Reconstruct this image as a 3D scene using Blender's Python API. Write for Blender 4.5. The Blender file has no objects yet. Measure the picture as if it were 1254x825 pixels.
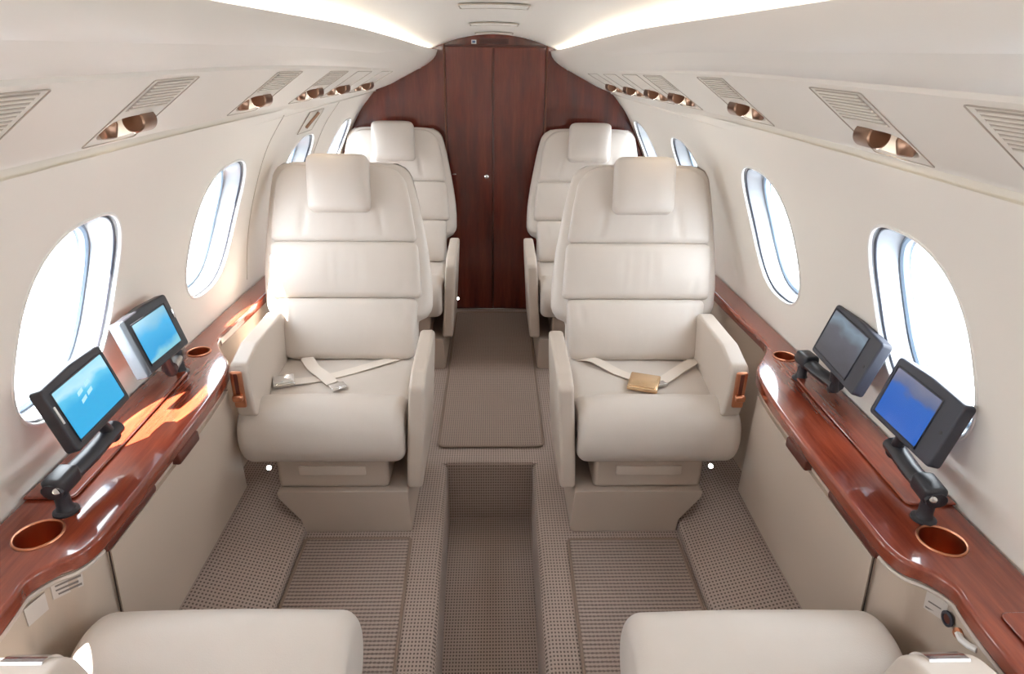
import bpy, bmesh, math, random
import numpy as np
from mathutils import Vector, Matrix
random.seed(4)
PI = math.pi
SC = bpy.context.scene
COL = SC.collection

# ------------------------------------------------------------------ materials
def srgb(r, g, b):
    f = lambda c: (c/255/12.92) if c/255 <= .04045 else ((c/255+.055)/1.055)**2.4
    return (f(r), f(g), f(b), 1)

class NT:
    def __init__(s, name):
        s.m = bpy.data.materials.new(name); s.m.use_nodes = True
        s.t = s.m.node_tree; s.n = s.t.nodes; s.b = s.n['Principled BSDF']
    def node(s, t, **k):
        n = s.n.new(t)
        for a, v in k.items():
            if a.startswith('i_'):
                key = a[2:]; key = int(key) if key.isdigit() else key.replace('_', ' ')
                n.inputs[key].default_value = v
            else: setattr(n, a, v)
        return n
    def link(s, a, b): s.t.links.new(a, b)
    def math(s, op, a, b=None, clamp=False):
        n = s.node('ShaderNodeMath', operation=op, use_clamp=clamp)
        for i, v in enumerate((a, b)):
            if v is None: continue
            if isinstance(v, (int, float)): n.inputs[i].default_value = v
            else: s.link(v, n.inputs[i])
        return n.outputs[0]
    def mix(s, fac, a, b):
        n = s.node('ShaderNodeMix', data_type='RGBA')
        for sock, v in ((n.inputs[0], fac), (n.inputs[6], a), (n.inputs[7], b)):
            if isinstance(v, (tuple, list, float, int)): sock.default_value = v
            else: s.link(v, sock)
        return n.outputs[2]
    def coords(s, scale=(1, 1, 1)):
        tc = s.node('ShaderNodeTexCoord'); mp = s.node('ShaderNodeMapping'); mp.inputs['Scale'].default_value = scale
        s.link(tc.outputs['Object'], mp.inputs[0]); return mp.outputs[0]
    def noise(s, vec, scale, detail=3, rough=.5):
        n = s.node('ShaderNodeTexNoise', i_Scale=scale, i_Detail=detail, i_Roughness=rough)
        s.link(vec, n.inputs['Vector']); return n.outputs['Fac']
    def ramp(s, fac, stops):
        n = s.node('ShaderNodeValToRGB'); e = n.color_ramp.elements
        while len(e) < len(stops): e.new(.5)
        for i, (p, c) in enumerate(stops): e[i].position = p; e[i].color = c
        s.link(fac, n.inputs[0]); return n.outputs[0]
    def bump(s, h, strength=.3, dist=.002):
        n = s.node('ShaderNodeBump', i_Strength=strength, i_Distance=dist); s.link(h, n.inputs['Height'])
        s.link(n.outputs[0], s.b.inputs['Normal'])
    def set(s, **k):
        for a, v in k.items(): s.b.inputs[a.replace('_', ' ')].default_value = v

def plain(name, col, rough=.5, metal=0, noise=0.0, nscale=60, spec=.5, coat=0):
    t = NT(name); t.set(Base_Color=col, Roughness=rough, Metallic=metal, Specular_IOR_Level=spec, Coat_Weight=coat, Coat_Roughness=.08)
    if noise:
        f = t.noise(t.coords(), nscale, 3); t.bump(f, noise, .001)
    return t.m

def leather(name, col):
    t = NT(name); v = t.coords()
    big = t.noise(v, 6, 3, .6)
    c = t.mix(big, tuple(x*.93 for x in col[:3])+(1,), tuple(min(1, x*1.05) for x in col[:3])+(1,))
    t.link(c, t.b.inputs['Base Color'])
    vor = t.node('ShaderNodeTexVoronoi', i_Scale=420.0); t.link(v, vor.inputs['Vector'])
    wr = t.noise(t.coords((10, 4, 3)), 1.0, 2, .5)
    h = t.math('ADD', t.math('MULTIPLY', vor.outputs['Distance'], .10), t.math('MULTIPLY', wr, 1.8))
    t.bump(h, .35, .0035)
    t.set(Roughness=.42, Specular_IOR_Level=.4, Sheen_Weight=.05)
    return t.m

def wood(name, scale, stops, rough=.22, coat=.9):
    t = NT(name); v = t.coords(scale)
    n1 = t.noise(v, 1.0, 6, .62); n2 = t.noise(v, 6.0, 3, .6)
    f = t.math('ADD', t.math('MULTIPLY', n1, .75), t.math('MULTIPLY', n2, .25))
    t.link(t.ramp(f, stops), t.b.inputs['Base Color'])
    t.set(Roughness=rough, Coat_Weight=coat, Coat_Roughness=.05, Specular_IOR_Level=.4)
    return t.m

def carpet(name, light, dark, px, py, kind='dots'):
    t = NT(name); tc = t.node('ShaderNodeTexCoord'); g = t.node('ShaderNodeNewGeometry')
    sp = t.node('ShaderNodeSeparateXYZ'); t.link(tc.outputs['Object'], sp.inputs[0])
    sn = t.node('ShaderNodeSeparateXYZ'); t.link(g.outputs['Normal'], sn.inputs[0])
    ax = t.math('GREATER_THAN', t.math('ABSOLUTE', sn.outputs[0]), .72)
    ay = t.math('GREATER_THAN', t.math('ABSOLUTE', sn.outputs[1]), .72)
    def sel(f, a, b):   # f ? a : b
        return t.math('ADD', t.math('MULTIPLY', f, a), t.math('MULTIPLY', t.math('SUBTRACT', 1.0, f), b))
    u = sel(ax, sp.outputs[2], sp.outputs[0]); w = sel(ay, sp.outputs[2], sp.outputs[1])
    cu = t.math('COSINE', t.math('MULTIPLY', u, 2*PI/px)); cw = t.math('COSINE', t.math('MULTIPLY', w, 2*PI/py))
    nz = t.noise(tc.outputs['Object'], 260, 2); nb = t.noise(tc.outputs['Object'], 7, 3)
    if kind == 'dots':
        d = t.math('MULTIPLY', t.math('MULTIPLY', t.math('ADD', cu, 1.0), t.math('ADD', cw, 1.0)), .25)
        d = t.math('ADD', d, t.math('MULTIPLY', t.math('SUBTRACT', nz, .5), .5))
        mask = t.math('MULTIPLY', t.math('SUBTRACT', d, .28), 3.2, True)
    else:               # woven ribs running across, broken into loops
        d = t.math('ADD', t.math('MULTIPLY', t.math('ADD', cw, 1.0), .36), t.math('MULTIPLY', t.math('ADD', cu, 1.0), .12))
        d = t.math('ADD', d, t.math('MULTIPLY', t.math('SUBTRACT', nz, .5), .7))
        mask = t.math('MULTIPLY', t.math('SUBTRACT', d, .35), 2.2, True)
    c = t.mix(mask, light, dark)
    c2 = t.mix(t.math('MULTIPLY', nb, .25), c, tuple(x*.6 for x in light[:3])+(1,))
    t.link(c2, t.b.inputs['Base Color'])
    t.set(Roughness=.95, Specular_IOR_Level=.1, Sheen_Weight=.15)
    t.bump(t.math('SUBTRACT', 1.0, mask), .5, .003)
    return t.m

def emit(name, col, strength):
    t = NT(name); t.set(Base_Color=(0, 0, 0, 1), Emission_Color=col, Emission_Strength=strength, Roughness=.3); return t.m

def screen(name, stops, strength, axis):
    t = NT(name); tc = t.node('ShaderNodeTexCoord'); sp = t.node('ShaderNodeSeparateXYZ')
    t.link(tc.outputs['Generated'], sp.inputs[0])
    n = t.noise(tc.outputs['Generated'], 2.2, 2)
    f = t.math('ADD', sp.outputs[axis], t.math('MULTIPLY', t.math('SUBTRACT', n, .5), .5))
    c = t.ramp(f, stops)
    t.link(c, t.b.inputs['Emission Color']); t.set(Base_Color=(.01, .01, .012, 1), Emission_Strength=strength, Roughness=.12)
    return t.m

def pane_mat():
    t = NT('window_pane'); n = t.n; n.remove(t.b)
    tr = t.node('ShaderNodeBsdfTransparent'); gl = t.node('ShaderNodeBsdfGlossy', i_Roughness=.03)
    mx = t.node('ShaderNodeMixShader'); mx.inputs[0].default_value = .06
    t.link(tr.outputs[0], mx.inputs[1]); t.link(gl.outputs[0], mx.inputs[2])
    t.link(mx.outputs[0], n['Material Output'].inputs[0]); return t.m

M = {}
M['leather'] = leather('cream_leather', srgb(208, 199, 191))
M['leather2'] = plain('cream_shell', srgb(200, 188, 177), .45, noise=.12, nscale=300)
M['shell'] = plain('beige_plastic', srgb(178, 164, 152), .5, noise=.1, nscale=300)
M['liner'] = plain('cream_liner', srgb(241, 236, 228), .75, noise=.15, nscale=350)
M['valance'] = plain('valance_cream', srgb(228, 222, 213), .45, noise=.08, nscale=300)
M['ceiling'] = plain('ceiling_white', srgb(234, 230, 222), .45)
M['panel'] = plain('cabinet_beige', srgb(194, 178, 163), .55, noise=.15, nscale=500)
M['frame'] = plain('window_white', srgb(238, 236, 232), .3)
M['reveal'] = plain('window_reveal', srgb(172, 174, 178), .16, .25, spec=.6)
M['gasket'] = plain('gasket_dark', srgb(58, 60, 70), .4)
M['bluering'] = plain('inner_frame_blue_grey', srgb(160, 182, 205), .3)
M['pane'] = pane_mat()
RED = [(.22, srgb(50, 17, 12)), (.40, srgb(84, 31, 22)), (.55, srgb(106, 42, 30)), (.75, srgb(134, 62, 45))]
M['wood_v'] = wood('mahogany_vertical', (16, 16, 1.6), RED)
M['wood_y'] = wood('mahogany_lengthwise', (22, 2.0, 22), [(.22, srgb(76, 29, 18)), (.42, srgb(118, 48, 31)), (.58, srgb(144, 66, 43)), (.78, srgb(170, 92, 64))], .2, 1.0)
M['wood_dark'] = plain('mahogany_dark', srgb(86, 34, 22), .35, coat=.4)
M['groove'] = plain('groove_dark', srgb(60, 48, 42), .7)
M['seam'] = plain('seam_beige', srgb(182, 172, 160), .7)
M['trim_rail'] = plain('bronze_rail', srgb(120, 76, 60), .3, .6)
M['carpet'] = carpet('carpet_dots', srgb(176, 159, 150), srgb(100, 86, 80), .0096, .0128)
M['mat'] = carpet('carpet_ribs', srgb(172, 156, 147), srgb(112, 98, 93), .0112, .0138, 'ribs')
M['mat_fine'] = carpet('carpet_fine', srgb(164, 146, 136), srgb(106, 91, 84), .0092, .0128, 'dots')
M['edge'] = plain('mat_binding', srgb(136, 118, 106), .85, noise=.4, nscale=400)
M['copper'] = plain('copper', srgb(205, 142, 110), .32, 1)
M['bronze'] = plain('bronze_brushed', srgb(160, 128, 108), .3, 1)
M['gold'] = plain('gold_buckle', srgb(226, 196, 160), .25, 1)
M['chrome'] = plain('chrome', srgb(225, 225, 225), .15, 1)
M['black'] = plain('black_plastic', srgb(44, 44, 50), .38, noise=.1, nscale=500)
M['navy'] = plain('charcoal_plastic', srgb(50, 52, 64), .42)
M['silver'] = plain('silver_side', srgb(96, 104, 114), .3, .4)
M['belt'] = plain('belt_webbing', srgb(226, 216, 206), .7, noise=.4, nscale=700)
M['white'] = plain('white_plastic', srgb(240, 240, 240), .4)
M['sticker'] = plain('sticker_grey', srgb(206, 198, 192), .5)
M['ink'] = plain('ink_grey', srgb(120, 112, 108), .7)
M['blue_ink'] = plain('sign_blue', srgb(70, 96, 140), .5)
M['lamp_white'] = emit('lamp_white', (1, .95, .88, 1), 30)
M['lamp_warm'] = emit('lamp_warm', (1, .86, .70, 1), 7)
M['cove'] = emit('cove_strip', (1, .972, .93, 1), 16)

# ------------------------------------------------------------------ helpers
def fin(bm, smooth=40, recalc=True):
    if recalc: bmesh.ops.recalc_face_normals(bm, faces=bm.faces)
    return bm

def obj(name, bm, mat, parent=None, smooth=35, recalc=True, origin=None):
    if recalc: bmesh.ops.recalc_face_normals(bm, faces=bm.faces)
    if origin is not None: bmesh.ops.translate(bm, verts=bm.verts, vec=-Vector(origin))
    me = bpy.data.meshes.new(name); bm.to_mesh(me); bm.free()
    for p in me.polygons: p.use_smooth = True
    me.set_sharp_from_angle(angle=math.radians(smooth))
    me.materials.append(mat)
    o = bpy.data.objects.new(name, me); COL.objects.link(o)
    if name in ('leaf', 'worktop', 'table_lid', 'base', 'drawer_box', 'housing', 'inboard_armrest', 'outboard_armrest', 'finger_pull'):
        wn = o.modifiers.new('weighted', 'WEIGHTED_NORMAL'); wn.keep_sharp = True; wn.weight = 100
    if parent is not None: o.parent = parent
    elif origin is not None: o.location = origin
    return o

def wobj(name, bm, mat, parent, **k):
    """mesh given in world coordinates, parented to a thing (or a part of a thing) whose root Empty is unrotated"""
    r = parent
    while r.parent is not None: r = r.parent
    return obj(name, bm, mat, parent, origin=None if r.location.length == 0 else None, **k) if r.location.length == 0 else _wo(name, bm, mat, parent, r, **k)
def _wo(name, bm, mat, parent, r, **k):
    bmesh.ops.translate(bm, verts=bm.verts, vec=-r.location)
    return obj(name, bm, mat, parent, **k)

def thing(name, label, cat, loc=(0, 0, 0), rz=0, group=None):
    o = bpy.data.objects.new(name, None); COL.objects.link(o)
    o.location = loc; o.rotation_euler = (0, 0, rz); o.empty_display_size = .05
    return tag(o, label, cat, group)
def tag(o, label, cat, group=None):
    o['label'] = label; o['category'] = cat
    if group: o['group'] = group
    return o
def struct(name, bm, mat, label=None, parent=None, **k):
    o = obj(name, bm, mat, parent, **k)
    o['kind'] = 'structure'
    if label: o['label'] = label
    return o

def box(bm, c, s, r=.004, seg=2, mtx=None):
    t = bmesh.new(); bmesh.ops.create_cube(t, size=1)
    bmesh.ops.scale(t, vec=s, verts=t.verts)
    if r > 0:
        bmesh.ops.bevel(t, geom=t.edges[:], offset=min(r, min(s)*.49), segments=seg, profile=.5, affect='EDGES')
    bmesh.ops.translate(t, vec=c, verts=t.verts)
    if mtx is not None: bmesh.ops.transform(t, matrix=mtx, verts=t.verts)
    merge(bm, t); return bm
def merge(bm, t):
    me = bpy.data.meshes.new('tmp'); t.to_mesh(me); t.free(); bm.from_mesh(me); bpy.data.meshes.remove(me)

def cyl(bm, p0, p1, r0, r1=None, n=24, r=.0):
    p0, p1 = Vector(p0), Vector(p1); r1 = r0 if r1 is None else r1
    return lathe(bm, p0, p1-p0, [(0, 0), (r0-r, 0), (r0, r), (r1, (p1-p0).length-r), (r1-r, (p1-p0).length), (0, (p1-p0).length)], n)
def lathe(bm, o, axis, prof, n=24):
    axis = Vector(axis).normalized(); q = Vector((0, 0, 1)).rotation_difference(axis)
    rings = []
    for (rr, zz) in prof:
        if rr < 1e-6: rings.append([bm.verts.new(Vector(o)+q @ Vector((0, 0, zz)))])
        else: rings.append([bm.verts.new(Vector(o)+q @ Vector((rr*math.cos(2*PI*i/n), rr*math.sin(2*PI*i/n), zz))) for i in range(n)])
    for a, b in zip(rings, rings[1:]):
        for i in range(n):
            j = (i+1) % n
            if len(a) == 1 and len(b) == 1: continue
            if len(a) == 1: bm.faces.new((a[0], b[j], b[i]))
            elif len(b) == 1: bm.faces.new((a[i], a[j], b[0]))
            else: bm.faces.new((a[i], a[j], b[j], b[i]))
    return bm
def tube(bm, pts, r, n=8, closed=False, flat=None):
    pts = [Vector(p) for p in pts]; N = len(pts); rings = []; up = None
    for i, p in enumerate(pts):
        a = pts[(i-1) % N] if (closed or i > 0) else p; b = pts[(i+1) % N] if (closed or i < N-1) else p
        t = (b-a).normalized()
        if up is None: up = Vector((0, 0, 1)) if abs(t.z) < .9 else Vector((1, 0, 0))
        s = t.cross(up).normalized(); up = s.cross(t).normalized()
        rx, ry = (r, r) if flat is None else flat
        rings.append([bm.verts.new(p+s*(rx*math.cos(2*PI*k/n))+up*(ry*math.sin(2*PI*k/n))) for k in range(n)])
    for i in range(N if closed else N-1):
        a, b = rings[i], rings[(i+1) % N]
        for k in range(n): bm.faces.new((a[k], a[(k+1) % n], b[(k+1) % n], b[k]))
    if not closed: bm.faces.new(rings[0]); bm.faces.new(rings[-1])
    return bm
def loft(bm, rings, closed=True, cap=True):
    vs = [[bm.verts.new(p) for p in r] for r in rings]; n = len(vs[0])
    for a, b in zip(vs, vs[1:]):
        for i in range(n if closed else n-1):
            j = (i+1) % n; bm.faces.new((a[i], a[j], b[j], b[i]))
    if cap and closed: bm.faces.new(vs[0]); bm.faces.new(vs[-1])
    return vs
def prism(bm, poly, f, lo, hi, bev=.01, seg=3):
    """poly: 2-D outline, f(u, v, w) -> 3-D, extruded w in [lo, hi]; rims rounded"""
    t = bmesh.new()
    a = [t.verts.new(f(u, v, lo)) for u, v in poly]; b = [t.verts.new(f(u, v, hi)) for u, v in poly]
    n = len(poly); t.faces.new(a); t.faces.new(b[::-1])
    for i in range(n): t.faces.new((a[i], a[(i+1) % n], b[(i+1) % n], b[i]))
    bmesh.ops.recalc_face_normals(t, faces=t.faces)
    if bev > 0:
        t.edges.ensure_lookup_table(); sa, sb = set(a), set(b)
        e = [e for e in t.edges if (e.verts[0] in sa) == (e.verts[1] in sa)]
        bmesh.ops.bevel(t, geom=e, offset=bev, segments=seg, profile=.5, affect='EDGES', clamp_overlap=True)
    merge(bm, t); return bm
def catmull(pts, sub=6, closed=False):
    P = [np.array(p, float) for p in pts]; N = len(P); out = []
    for i in range(N if closed else N-1):
        if closed: p0, p1, p2, p3 = P[i-1], P[i], P[(i+1) % N], P[(i+2) % N]
        else: p0, p1, p2, p3 = P[max(i-1, 0)], P[i], P[i+1], P[min(i+2, N-1)]
        for k in range(sub):
            t = k/sub
            out.append(tuple(.5*((2*p1)+(-p0+p2)*t+(2*p0-5*p1+4*p2-p3)*t*t+(-p0+3*p1-3*p2+p3)*t**3)))
    if not closed: out.append(tuple(P[-1]))
    return out
def sstep(a, b, x):
    t = min(1, max(0, (x-a)/(b-a))); return t*t*(3-2*t)
def sgnpow(c, e): return math.copysign(abs(c)**e, c)
def superloop(n, e=4.0):
    return [(sgnpow(math.cos(2*PI*i/n), 2/e), sgnpow(math.sin(2*PI*i/n), 2/e)) for i in range(n)]
def roundpoly(pts, r, seg=5):
    """2-D outline with every corner rounded by r (or per-corner radii)"""
    out = []; n = len(pts)
    for i in range(n):
        p = Vector(pts[i][:2]); a = Vector(pts[i-1][:2]); b = Vector(pts[(i+1) % n][:2])
        rr = pts[i][2] if len(pts[i]) > 2 else r
        if rr <= 0: out.append(tuple(p)); continue
        d1 = (a-p).normalized(); d2 = (b-p).normalized()
        k = min(rr/max(math.tan(d1.angle(d2)/2), .05), (a-p).length*.48, (b-p).length*.48)
        s, e = p+d1*k, p+d2*k
        for q in range(seg+1):
            t = q/seg; out.append(tuple(s*(1-t)**2+p*2*t*(1-t)+e*t*t))
    return out

# ------------------------------------------------------------------ cabin shape
Y0, YB = -1.2, 3.83
def monot(xs, ys):
    xs, ys = np.array(xs, float), np.array(ys, float); d = np.diff(ys)/np.diff(xs); m = np.zeros(len(xs))
    m[0], m[-1] = d[0], d[-1]
    for i in range(1, len(xs)-1): m[i] = 0 if d[i-1]*d[i] <= 0 else 2*d[i-1]*d[i]/(d[i-1]+d[i])
    def f(x):
        i = int(np.clip(np.searchsorted(xs, x)-1, 0, len(xs)-2)); h = xs[i+1]-xs[i]; t = (x-xs[i])/h
        return (2*t**3-3*t*t+1)*ys[i]+(t**3-2*t*t+t)*h*m[i]+(-2*t**3+3*t*t)*ys[i+1]+(t**3-t*t)*h*m[i+1]
    return f
XN = monot([-.02, .3, .54, .62, .72, .82, .93, 1.05, 1.134, 1.2, 1.275, 1.33], [.93, .975, .978, .97, .957, .942, .917, .882, .85, .815, .768, .73])
XB = monot([-.02, .3, .54, .62, .72, .82, .925, 1.055, 1.173, 1.232, 1.275, 1.33], [.90, .935, .935, .93, .918, .895, .86, .80, .735, .687, .65, .59])
def tt(y): return sstep(1.4, 3.9, y)
def X(z, y):
    t = tt(y); return XN(z)*(1-t)+XB(z)*t
# overhead valance profile: (x, z) from trough to wall
VN = [(.50, 1.535), (.50, 1.492), (.43, 1.483), (.365, 1.503), (.340, 1.522), (.334, 1.530), (.340, 1.527), (.36, 1.519), (.41, 1.502), (.465, 1.484), (.52, 1.462), (.566, 1.442), (.577, 1.447), (.579, 1.4335),
      (.753, 1.303), (.762, 1.309), (.766, 1.298), (.789, 1.262), (.792, 1.255), (.788, 1.250), (.80, 1.256), (.83, 1.275)]
VB = [(.385, 1.468), (.385, 1.455), (.36, 1.440), (.325, 1.455), (.308, 1.474), (.303, 1.482), (.305, 1.474), (.312, 1.455), (.325, 1.437), (.340, 1.424), (.362, 1.408), (.392, 1.392), (.398, 1.386), (.404, 1.386),
      (.565, 1.305), (.572, 1.303), (.60, 1.292), (.636, 1.280), (.645, 1.276), (.645, 1.270), (.66, 1.276), (.69, 1.285)]
IP = 13   # panel strip between profile points 13 and 14
def V(i, y):
    t = tt(y); a, b = VN[i], VB[i]; return (a[0]*(1-t)+b[0]*t, a[1]*(1-t)+b[1]*t)
def P(s, y, v, out=0.0):
    """point on the overhead panel strip, v 0 (inboard) .. 1 (outboard); out = offset into the cabin"""
    a, b = V(IP, y), V(IP+1, y); dx, dz = b[0]-a[0], b[1]-a[1]; L = math.hypot(dx, dz)
    nx, nz = dz/L, -dx/L
    return Vector((s*(a[0]+dx*v+nx*out), y, a[1]+dz*v+nz*out))
def zc(x, y):
    t = tt(y); return (1.602-.25*x*x)*(1-t)+(1.560-.66*x*x)*t

def bay(bm, F, loop, c, rect, steps=7):
    """surface F(u, v) over rect minus a hole whose edge is loop; returns nothing"""
    u0, u1, v0, v1 = rect; n = len(loop)
    e = n//8; outer = []        # even samples along each side, corners at 45 degrees: neighbouring bays share their seam vertices
    for q in range(n):
        k = ((q-e) % n)/(n/4); sd, t = int(k), k-int(k)
        outer.append([(u1+(u0-u1)*t, v1), (u0, v1+(v0-v1)*t), (u0+(u1-u0)*t, v0), (u1, v0+(v1-v0)*t)][sd])
    rings = []
    for q in range(steps+1):
        t = (q/steps)**1.15
        rings.append([F(u*(1-t)+o[0]*t, v*(1-t)+o[1]*t) for (u, v), o in zip(loop, outer)])
    loft(bm, rings, True, False)
def grid(bm, F, us, vs):
    g = [[bm.verts.new(F(u, v)) for v in vs] for u in us]
    for i in range(len(us)-1):
        for j in range(len(vs)-1): bm.faces.new((g[i][j], g[i+1][j], g[i+1][j+1], g[i][j+1]))
lin = lambda a, b, n: [a+(b-a)*i/n for i in range(n+1)]

# ------------------------------------------------------------------ walls and windows
WYS = {-1: [1.335, 2.10, 2.85, 3.53, .53, -.13, -.85], 1: [1.272, 2.055, 2.85, 3.56, .55, -.16, -.86]}; WZ, WHY, WHZ = .943, .179, .204
WLOOP = [(a*WHY+.22*b*WHZ, b*WHZ) for a, b in superloop(96, 2.7)]     # the opening leans aft at the top
def wall(side):
    s = -1 if side == 'left' else 1; bm = bmesh.new()
    F = lambda y, z: Vector((s*X(z, y), y, z))
    ys = sorted(WYS[s]); ed = [Y0]+[(a+b)/2 for a, b in zip(ys, ys[1:])]+[YB]
    for i, yc in enumerate(ys):
        bay(bm, F, [(yc+a, WZ+b) for a, b in WLOOP], (yc, WZ), (ed[i], ed[i+1], .55, 1.285), 14)
    grid(bm, F, [e for a, b in zip(ed, ed[1:]) for e in lin(a, b, 24)[:-1]]+[YB], [-.02, .1, .2, .3, .4, .55])
    bmesh.ops.remove_doubles(bm, verts=bm.verts, dist=1e-4)
    struct('wall_'+side, bm, M['liner'], 'cream cabin side wall with oval windows')
wall('left'); wall('right')
def window(n, s, yc, full=True):
    root = bpy.data.objects.new('window_%d' % n, None); COL.objects.link(root)
    root.location = (s*X(WZ, yc), yc, WZ); root['kind'] = 'structure'
    def ring(sc, d): return [Vector((s*(X(WZ+b*sc, yc+a*sc)+d), yc+a*sc, WZ+b*sc)) for a, b in WLOOP]
    bm = bmesh.new()
    loft(bm, [ring(1.0, 0), ring(.985, .010), ring(.975, .03), ring(.955, .055), ring(.93, .075), ring(.86, .085)], True, False)
    wobj('reveal', bm, M['reveal'], root)
    bm = bmesh.new(); loft(bm, [ring(.87, .088), ring(.6, .088), ring(.3, .088)], True, False)
    bm.faces.new([bm.verts.new(p) for p in ring(.3, .088)])
    wobj('pane', bm, M['pane'], root)
    if full:
        bm = bmesh.new(); tube(bm, ring(1.0, .001), .0045, 8, True); wobj('rim', bm, M['frame'], root)
        bm = bmesh.new(); tube(bm, ring(.972, .012), .0028, 6, True); wobj('gasket', bm, M['gasket'], root)
        bm = bmesh.new(); tube(bm, ring(.905, .074), .010, 8, True); wobj('inner_frame', bm, M['bluering'], root)
k = 1
for s in (-1, 1):
    for i, yc in enumerate(WYS[s]):
        window(k, s, yc, i < 4); k += 1

# ------------------------------------------------------------------ overhead valances, ceiling
UL = [.85, 1.33, 1.98, 2.42, 2.72, 3.06]; UR = [.76, 1.20, 1.86, 2.36, 2.62, 2.90, 3.20]
UHW = .094
def pocket_loop(yc, n=48): return [(yc+.082*a, .735+.165*b) for a, b in superloop(n, 3.0)]
def valance(n, s, units):
    bm = bmesh.new(); ys = lin(Y0, YB+.004, 125)
    cuts = sorted(set(ys) | {u-UHW for u in units} | {u+UHW for u in units})
    for rng in (range(0, IP+1), range(IP+1, len(VN))):
        rings = [[Vector((s*V(i, y)[0], y, V(i, y)[1])) for i in rng]+([P(s, y, .03, -.004)] if rng[0] == 0 else []) for y in cuts]
        if rng[0] > IP: rings = [[P(s, y, .97, -.004)]+g for g, y in zip(rings, cuts)]
        loft(bm, rings, False, False)
    F = lambda y, v: P(s, y, v)
    pos = Y0; VS = lin(0, 1, 4)
    for u in sorted(units):
        grid(bm, F, [y for y in cuts if pos <= y <= u-UHW+1e-9], VS)
        bay(bm, F, pocket_loop(u), (u, .735), (u-UHW, u+UHW, 0, 1), 4); pos = u+UHW
    grid(bm, F, [y for y in cuts if y >= pos-1e-9], VS)
    bmesh.ops.remove_doubles(bm, verts=bm.verts, dist=1e-4)
    struct('trim_%d' % n, bm, M['valance'], 'cream overhead valance along the cabin side', smooth=50)
valance(1, -1, UL); valance(2, 1, UR)

bm = bmesh.new(); grid(bm, lambda y, x: Vector((x*(1-tt(y)*.22), y, zc(x*(1-tt(y)*.22), y))), lin(Y0, YB, 60), lin(-.505, .505, 28))
struct('ceiling', bm, M['ceiling'], 'arched white cabin ceiling')

def service_panel(s, u, label, grille=True):
    r = thing('overhead_service_panel', label, 'overhead panel', P(s, u, .5), group='overhead service panels')
    # outline seam, pocket, louvre grille, reading lamp, air nozzle
    bm = bmesh.new()
    pts = roundpoly([(u-UHW, .06), (u+UHW, .06), (u+UHW, .955), (u-UHW, .955)], .012, 3)
    dense = []
    for (a, b), (c, d) in zip(pts, pts[1:]+pts[:1]):
        m = max(1, int(max(abs(c-a)/.03, abs(d-b)/.15)))
        dense += [(a+(c-a)*q/m, b+(d-b)*q/m) for q in range(m)]
    tube(bm, [P(s, a, b, .0008) for a, b in dense], .0011, 6, True); wobj('seam', bm, M['seam'], r)
    L = pocket_loop(u); c = (u, .735)
    sc = lambda k, d: [P(s, c[0]+(a-c[0])*k, c[1]+(b-c[1])*k, d) for a, b in L]
    bm = bmesh.new(); loft(bm, [sc(1, 0), sc(.97, -.006), sc(.9, -.022), sc(.75, -.030), sc(.3, -.032)], True, False)
    bm.faces.new([bm.verts.new(p) for p in sc(.3, -.032)]); wobj('pocket', bm, M['valance'], r)
    bm = bmesh.new()
    a, b = P(s, u+.002, .66, .001), P(s, u+.060, .66, .001)
    lathe(bm, a, b-a, [(0, 0), (.019, 0), (.0215, .003), (.0215, .054), (.019, .058), (0, .058)], 28)
    wobj('reading_lamp', bm, M['bronze'], r)
    lamp = r.children[-1]; ax = (P(s, u, .8, .0)-P(s, u, .6, .0)).normalized()
    bm = bmesh.new(); cv = []
    nn = P(s, u, .7, 1)-P(s, u, .7, 0)
    for q in range(7):
        th = -.15+.95*q/6; d = ax*math.cos(th)+nn*math.sin(th)
        cv.append([a+(b-a)*k+d*.0222 for k in (.10, .90)])
    loft(bm, cv, False, False); wobj('lens', bm, M['lamp_warm'], lamp)
    bm = bmesh.new()
    a2, b2 = P(s, u-.042, .76, -.018), P(s, u-.046, .83, .012)
    lathe(bm, a2, b2-a2, [(0, 0), (.020, 0), (.021, .006), (.018, .016), (.014, .027), (.012, .029), (.006, .027), (0, .027)], 24)
    wobj('air_nozzle', bm, M['bronze'], r)
    if grille:
        bm = bmesh.new()
        for q in range(9):
            v = .11+.043*q
            p = [P(s, u-.074+.148*k/6, v, .0015) for k in range(7)]
            tube(bm, p, .0, 6, False, flat=(.0026, .0018))
        wobj('grille', bm, M['valance'], r)
        bm = bmesh.new(); grid(bm, lambda y, v: P(s, y, v, .0006), lin(u-.078, u+.078, 8), lin(.085, .475, 4)); wobj('grille_slots', bm, M['seam'], r)
    # the lamp's light
    ld = bpy.data.lights.new('reading_light', 'SPOT'); ld.energy = .65; ld.color = (1, .82, .60); ld.spot_size = 1.5; ld.spot_blend = .8; ld.shadow_soft_size = .015
    lo = bpy.data.objects.new('reading_light', ld); COL.objects.link(lo)
    lo.location = (a+b)/2+ax*.030+nn*.022; tgt = Vector((s*.55, u+.25, .3)); lo.rotation_euler = (tgt-lo.location).to_track_quat('-Z', 'Y').to_euler()
ordn = ['nearest the camera', 'second from the camera', 'third from the camera', 'fourth from the camera', 'fifth from the camera', 'sixth from the camera', 'farthest from the camera']
for s, U, nm in ((-1, UL, 'left'), (1, UR, 'right')):
    for i, u in enumerate(U):
        service_panel(s, u, 'cream overhead panel with bronze lamp, %s on the %s side' % (ordn[i], nm), i < 4)

def cove(s, nm):
    bm = bmesh.new(); pts = []
    for y in lin(Y0+.05, YB-.14, 50):
        t = tt(y); pts.append((s*(.435*(1-t)+.352*t), y, 1.492*(1-t)+1.449*t))
    tube(bm, pts, .0065, 8)
    o = obj('cove_light', bm, M['cove']); tag(o, 'glowing cove light strip behind the %s overhead valance' % nm, 'light', 'cove lights')
cove(-1, 'left'); cove(1, 'right')

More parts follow.
